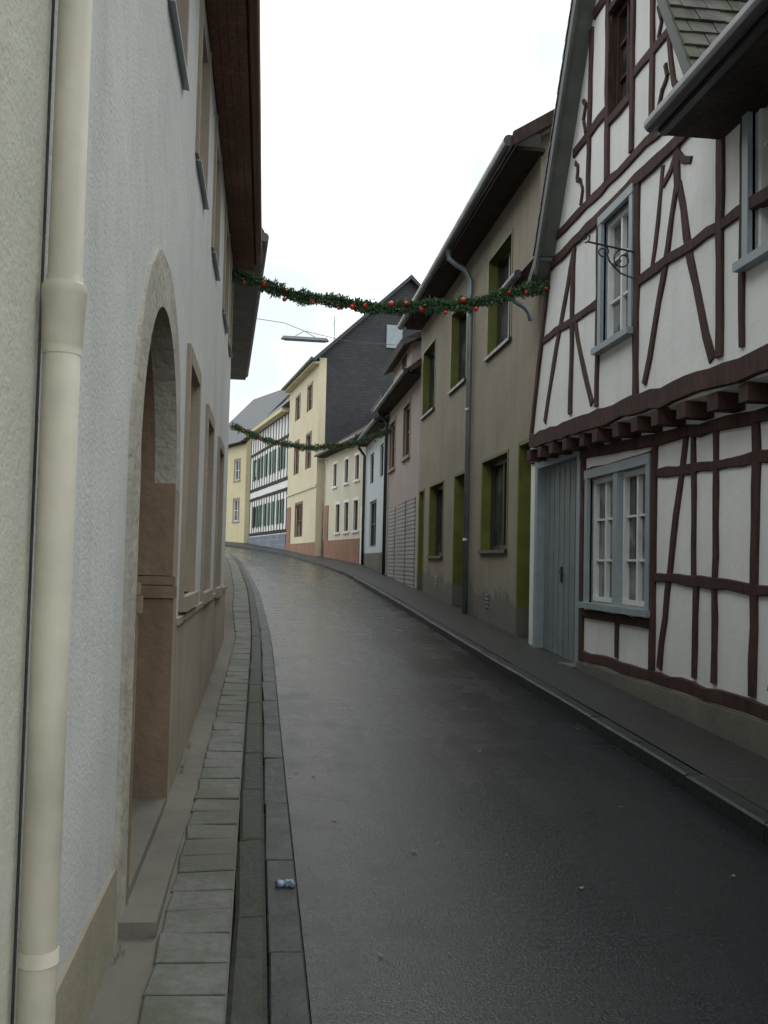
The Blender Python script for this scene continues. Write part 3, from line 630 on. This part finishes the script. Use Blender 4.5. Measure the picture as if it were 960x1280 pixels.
# ------------------------------------------------------------------ garlands
def garland(p0,p1,sag,rad,nleaf,nb,seed):
    rnd=random.Random(seed); b=B('christmas_garland'); p0=Vector(p0); p1=Vector(p1)
    C=lambda t:p0.lerp(p1,t)-Vector((0,0,4*sag*t*(1-t)))+Vector((0,0,.015*math.sin(t*23)))
    b.tube('cable',M['iron'],[C(i/30) for i in range(31)],.012,6)
    v,f,_=b.part('greenery',M['green_leaf'])
    for i in range(nleaf):
        t=rnd.random(); c=C(t); th=rad*(.88+.2*math.sin(t*61)+.15*math.sin(t*143))
        d=Vector((rnd.gauss(0,1),rnd.gauss(0,1),rnd.gauss(0,1)-.15)).normalized()
        st=c+d*th*rnd.uniform(.1,.6); d2=(d+Vector((rnd.gauss(0,.6),rnd.gauss(0,.6),rnd.gauss(0,.6)))).normalized(); en=st+d2*th*rnd.uniform(.25,.55)
        w=d2.cross(Vector((rnd.random(),rnd.random(),rnd.random()))).normalized()*rnd.uniform(.006,.013)
        k=len(v); m_=st.lerp(en,.5); v.extend([tuple(st),tuple(m_+w),tuple(en),tuple(m_-w)]); f.append((k,k+1,k+2,k+3))
    for i in range(nb):
        t=(i+.5+rnd.uniform(-.45,.45))/nb; c=C(t)+Vector((rnd.uniform(-.05,.05),-.06,-rad*rnd.uniform(-.3,1.0))); r=rnd.uniform(.018,.036)
        b.tube('baubles',M['red'],[c+Vector((0,0,r*math.cos(a))) for a in [math.pi*q/8 for q in range(9)]],[max(.001,r*math.sin(math.pi*q/8)) for q in range(9)],10)
    b.done()
garland((-.46,12.0,5.02),(3.13,11.0,4.82),.33,.115,15000,17,1)
garland((-1.0,28.0,5.32),(3.44,28.0,5.36),.55,.15,9000,14,2)
b=B('hanging_street_lamp')
b.tube('cable',M['iron'],[(-.75,22.4,7.05),(.3,23.4,7.18),(.8,24,7.15),(2,25.2,7.2),(3.4,26.2,7.4)],.007,6)
b.hexa('lamp_housing',M['lampm'],[(.25,23.9,6.93),(1.4,23.95,6.93),(1.4,24.15,6.93),(.25,24.1,6.93),(.3,23.93,7.0),(1.35,23.98,7.0),(1.35,24.1,7.0),(.3,24.06,7.0)])
b.hexa('lamp_lens',M['lampm'],[(.32,23.93,6.91),(1.33,23.97,6.91),(1.33,24.13,6.91),(.32,24.08,6.91),(.32,23.93,6.928),(1.33,23.97,6.928),(1.33,24.13,6.928),(.32,24.08,6.928)])
b.tube('hanger',M['iron'],[(.55,24,6.99),(.8,24,7.15),(1.1,24,6.99)],.008,6)
b.done()
b=B('crushed_drink_can'); y=4.42; z0=SL*y+.028
pts=[(.09+.011*i,y+.003*math.sin(i*2),z0+.003*math.sin(i*3)) for i in range(8)]
b.tube('can_body',simple('can_paint',(.22,.27,.36),.35,.6,60,.3),pts,[.014,.02,.016,.011,.018,.014,.02,.014],10)
b.done()
b=B('fallen_leaves'); rnd=random.Random(3)
for i in range(70):
    y=rnd.uniform(2.5,22); x=rnd.choice([eL(y)+abs(rnd.gauss(0,.15)),rnd.uniform(eL(y),eR(y)),eR(y)-abs(rnd.gauss(0,.12))]); r=rnd.uniform(.008,.02); a0=rnd.uniform(0,6)
    b.face('leaves',M['leaf'],[(x+r*math.cos(a0+q*1.57)*(1 if q%2 else .6),y+r*math.sin(a0+q*1.57)*(1 if q%2 else .6),SL*y+.006+rnd.uniform(0,.008)) for q in range(4)])
b.done()
b=B('wall_base_weeds')
for i in range(70):
    side=rnd.random()
    y=rnd.uniform(2.6,18)
    if side<.6:
        if 3.6<y<5.7: y+=2.4
        x=-.47; zb=SL*y+.085
    else: x=3.29; y=rnd.uniform(5,16); zb=SL*y+.12
    for j in range(rnd.randint(4,14)):
        a0=rnd.uniform(0,6.3); h=rnd.uniform(.012,.05); lx=rnd.uniform(0,.03)*(1 if side<.6 else -1); yy=y+rnd.gauss(0,.04); w=rnd.uniform(.003,.007)
        b.face('blades',M['weed'],[(x+lx,yy-w,zb),(x+lx,yy+w,zb),(x+lx+.6*h*math.cos(a0),yy+.6*h*math.sin(a0),zb+h)])
b.done()

# ------------------------------------------------------------------ camera, light, sky
cam=bpy.data.cameras.new('camera'); co=bpy.data.objects.new('camera',cam); link(co)
R=Matrix.Rotation(math.radians(-6.75),4,'Z')@Matrix.Rotation(math.radians(92.9),4,'X')@Matrix.Rotation(math.radians(1.3),4,'Z')
co.matrix_world=Matrix.Translation((0,0,1.6))@R
cam.lens=35.16; cam.clip_end=2000; cam.clip_start=.05; scene.camera=co
w=bpy.data.worlds.new('World'); scene.world=w; w.use_nodes=True; nt=w.node_tree; nt.nodes.clear()
out=nt.nodes.new('ShaderNodeOutputWorld'); bg=nt.nodes.new('ShaderNodeBackground'); nt.links.new(bg.outputs[0],out.inputs[0])
sky=nt.nodes.new('ShaderNodeTexSky'); sky.sky_type='NISHITA'; sky.sun_disc=False; sky.sun_elevation=math.radians(55); sky.sun_rotation=math.radians(25); sky.dust_density=5
tc=nt.nodes.new('ShaderNodeTexCoord'); no=nt.nodes.new('ShaderNodeTexNoise'); no.inputs['Scale'].default_value=3.0; no.inputs['Detail'].default_value=3
nt.links.new(tc.outputs['Generated'],no.inputs['Vector'])
rp=nt.nodes.new('ShaderNodeValToRGB'); rp.color_ramp.elements[0].position=.40; rp.color_ramp.elements[0].color=(.42,.46,.475,1); rp.color_ramp.elements[1].position=.58; rp.color_ramp.elements[1].color=(.97,1,1,1)
nt.links.new(no.outputs['Fac'],rp.inputs[0])
sc=nt.nodes.new('ShaderNodeVectorMath'); sc.operation='SCALE'; sc.inputs['Scale'].default_value=17; nt.links.new(rp.outputs[0],sc.inputs[0])
mx=nt.nodes.new('ShaderNodeMix'); mx.data_type='RGBA'; mx.inputs[0].default_value=.96
nt.links.new(sky.outputs[0],mx.inputs[6]); nt.links.new(sc.outputs[0],mx.inputs[7]); nt.links.new(mx.outputs[2],bg.inputs[0]); bg.inputs[1].default_value=.13
sun=bpy.data.lights.new('sun','SUN'); sun.energy=.7; sun.angle=math.radians(25); sun.color=(1,.97,.92); so=bpy.data.objects.new('sun',sun); link(so)
az=math.radians(25); el=math.radians(55)
so.rotation_euler=Vector((math.sin(az)*math.cos(el),math.cos(az)*math.cos(el),math.sin(el))).to_track_quat('Z','Y').to_euler()
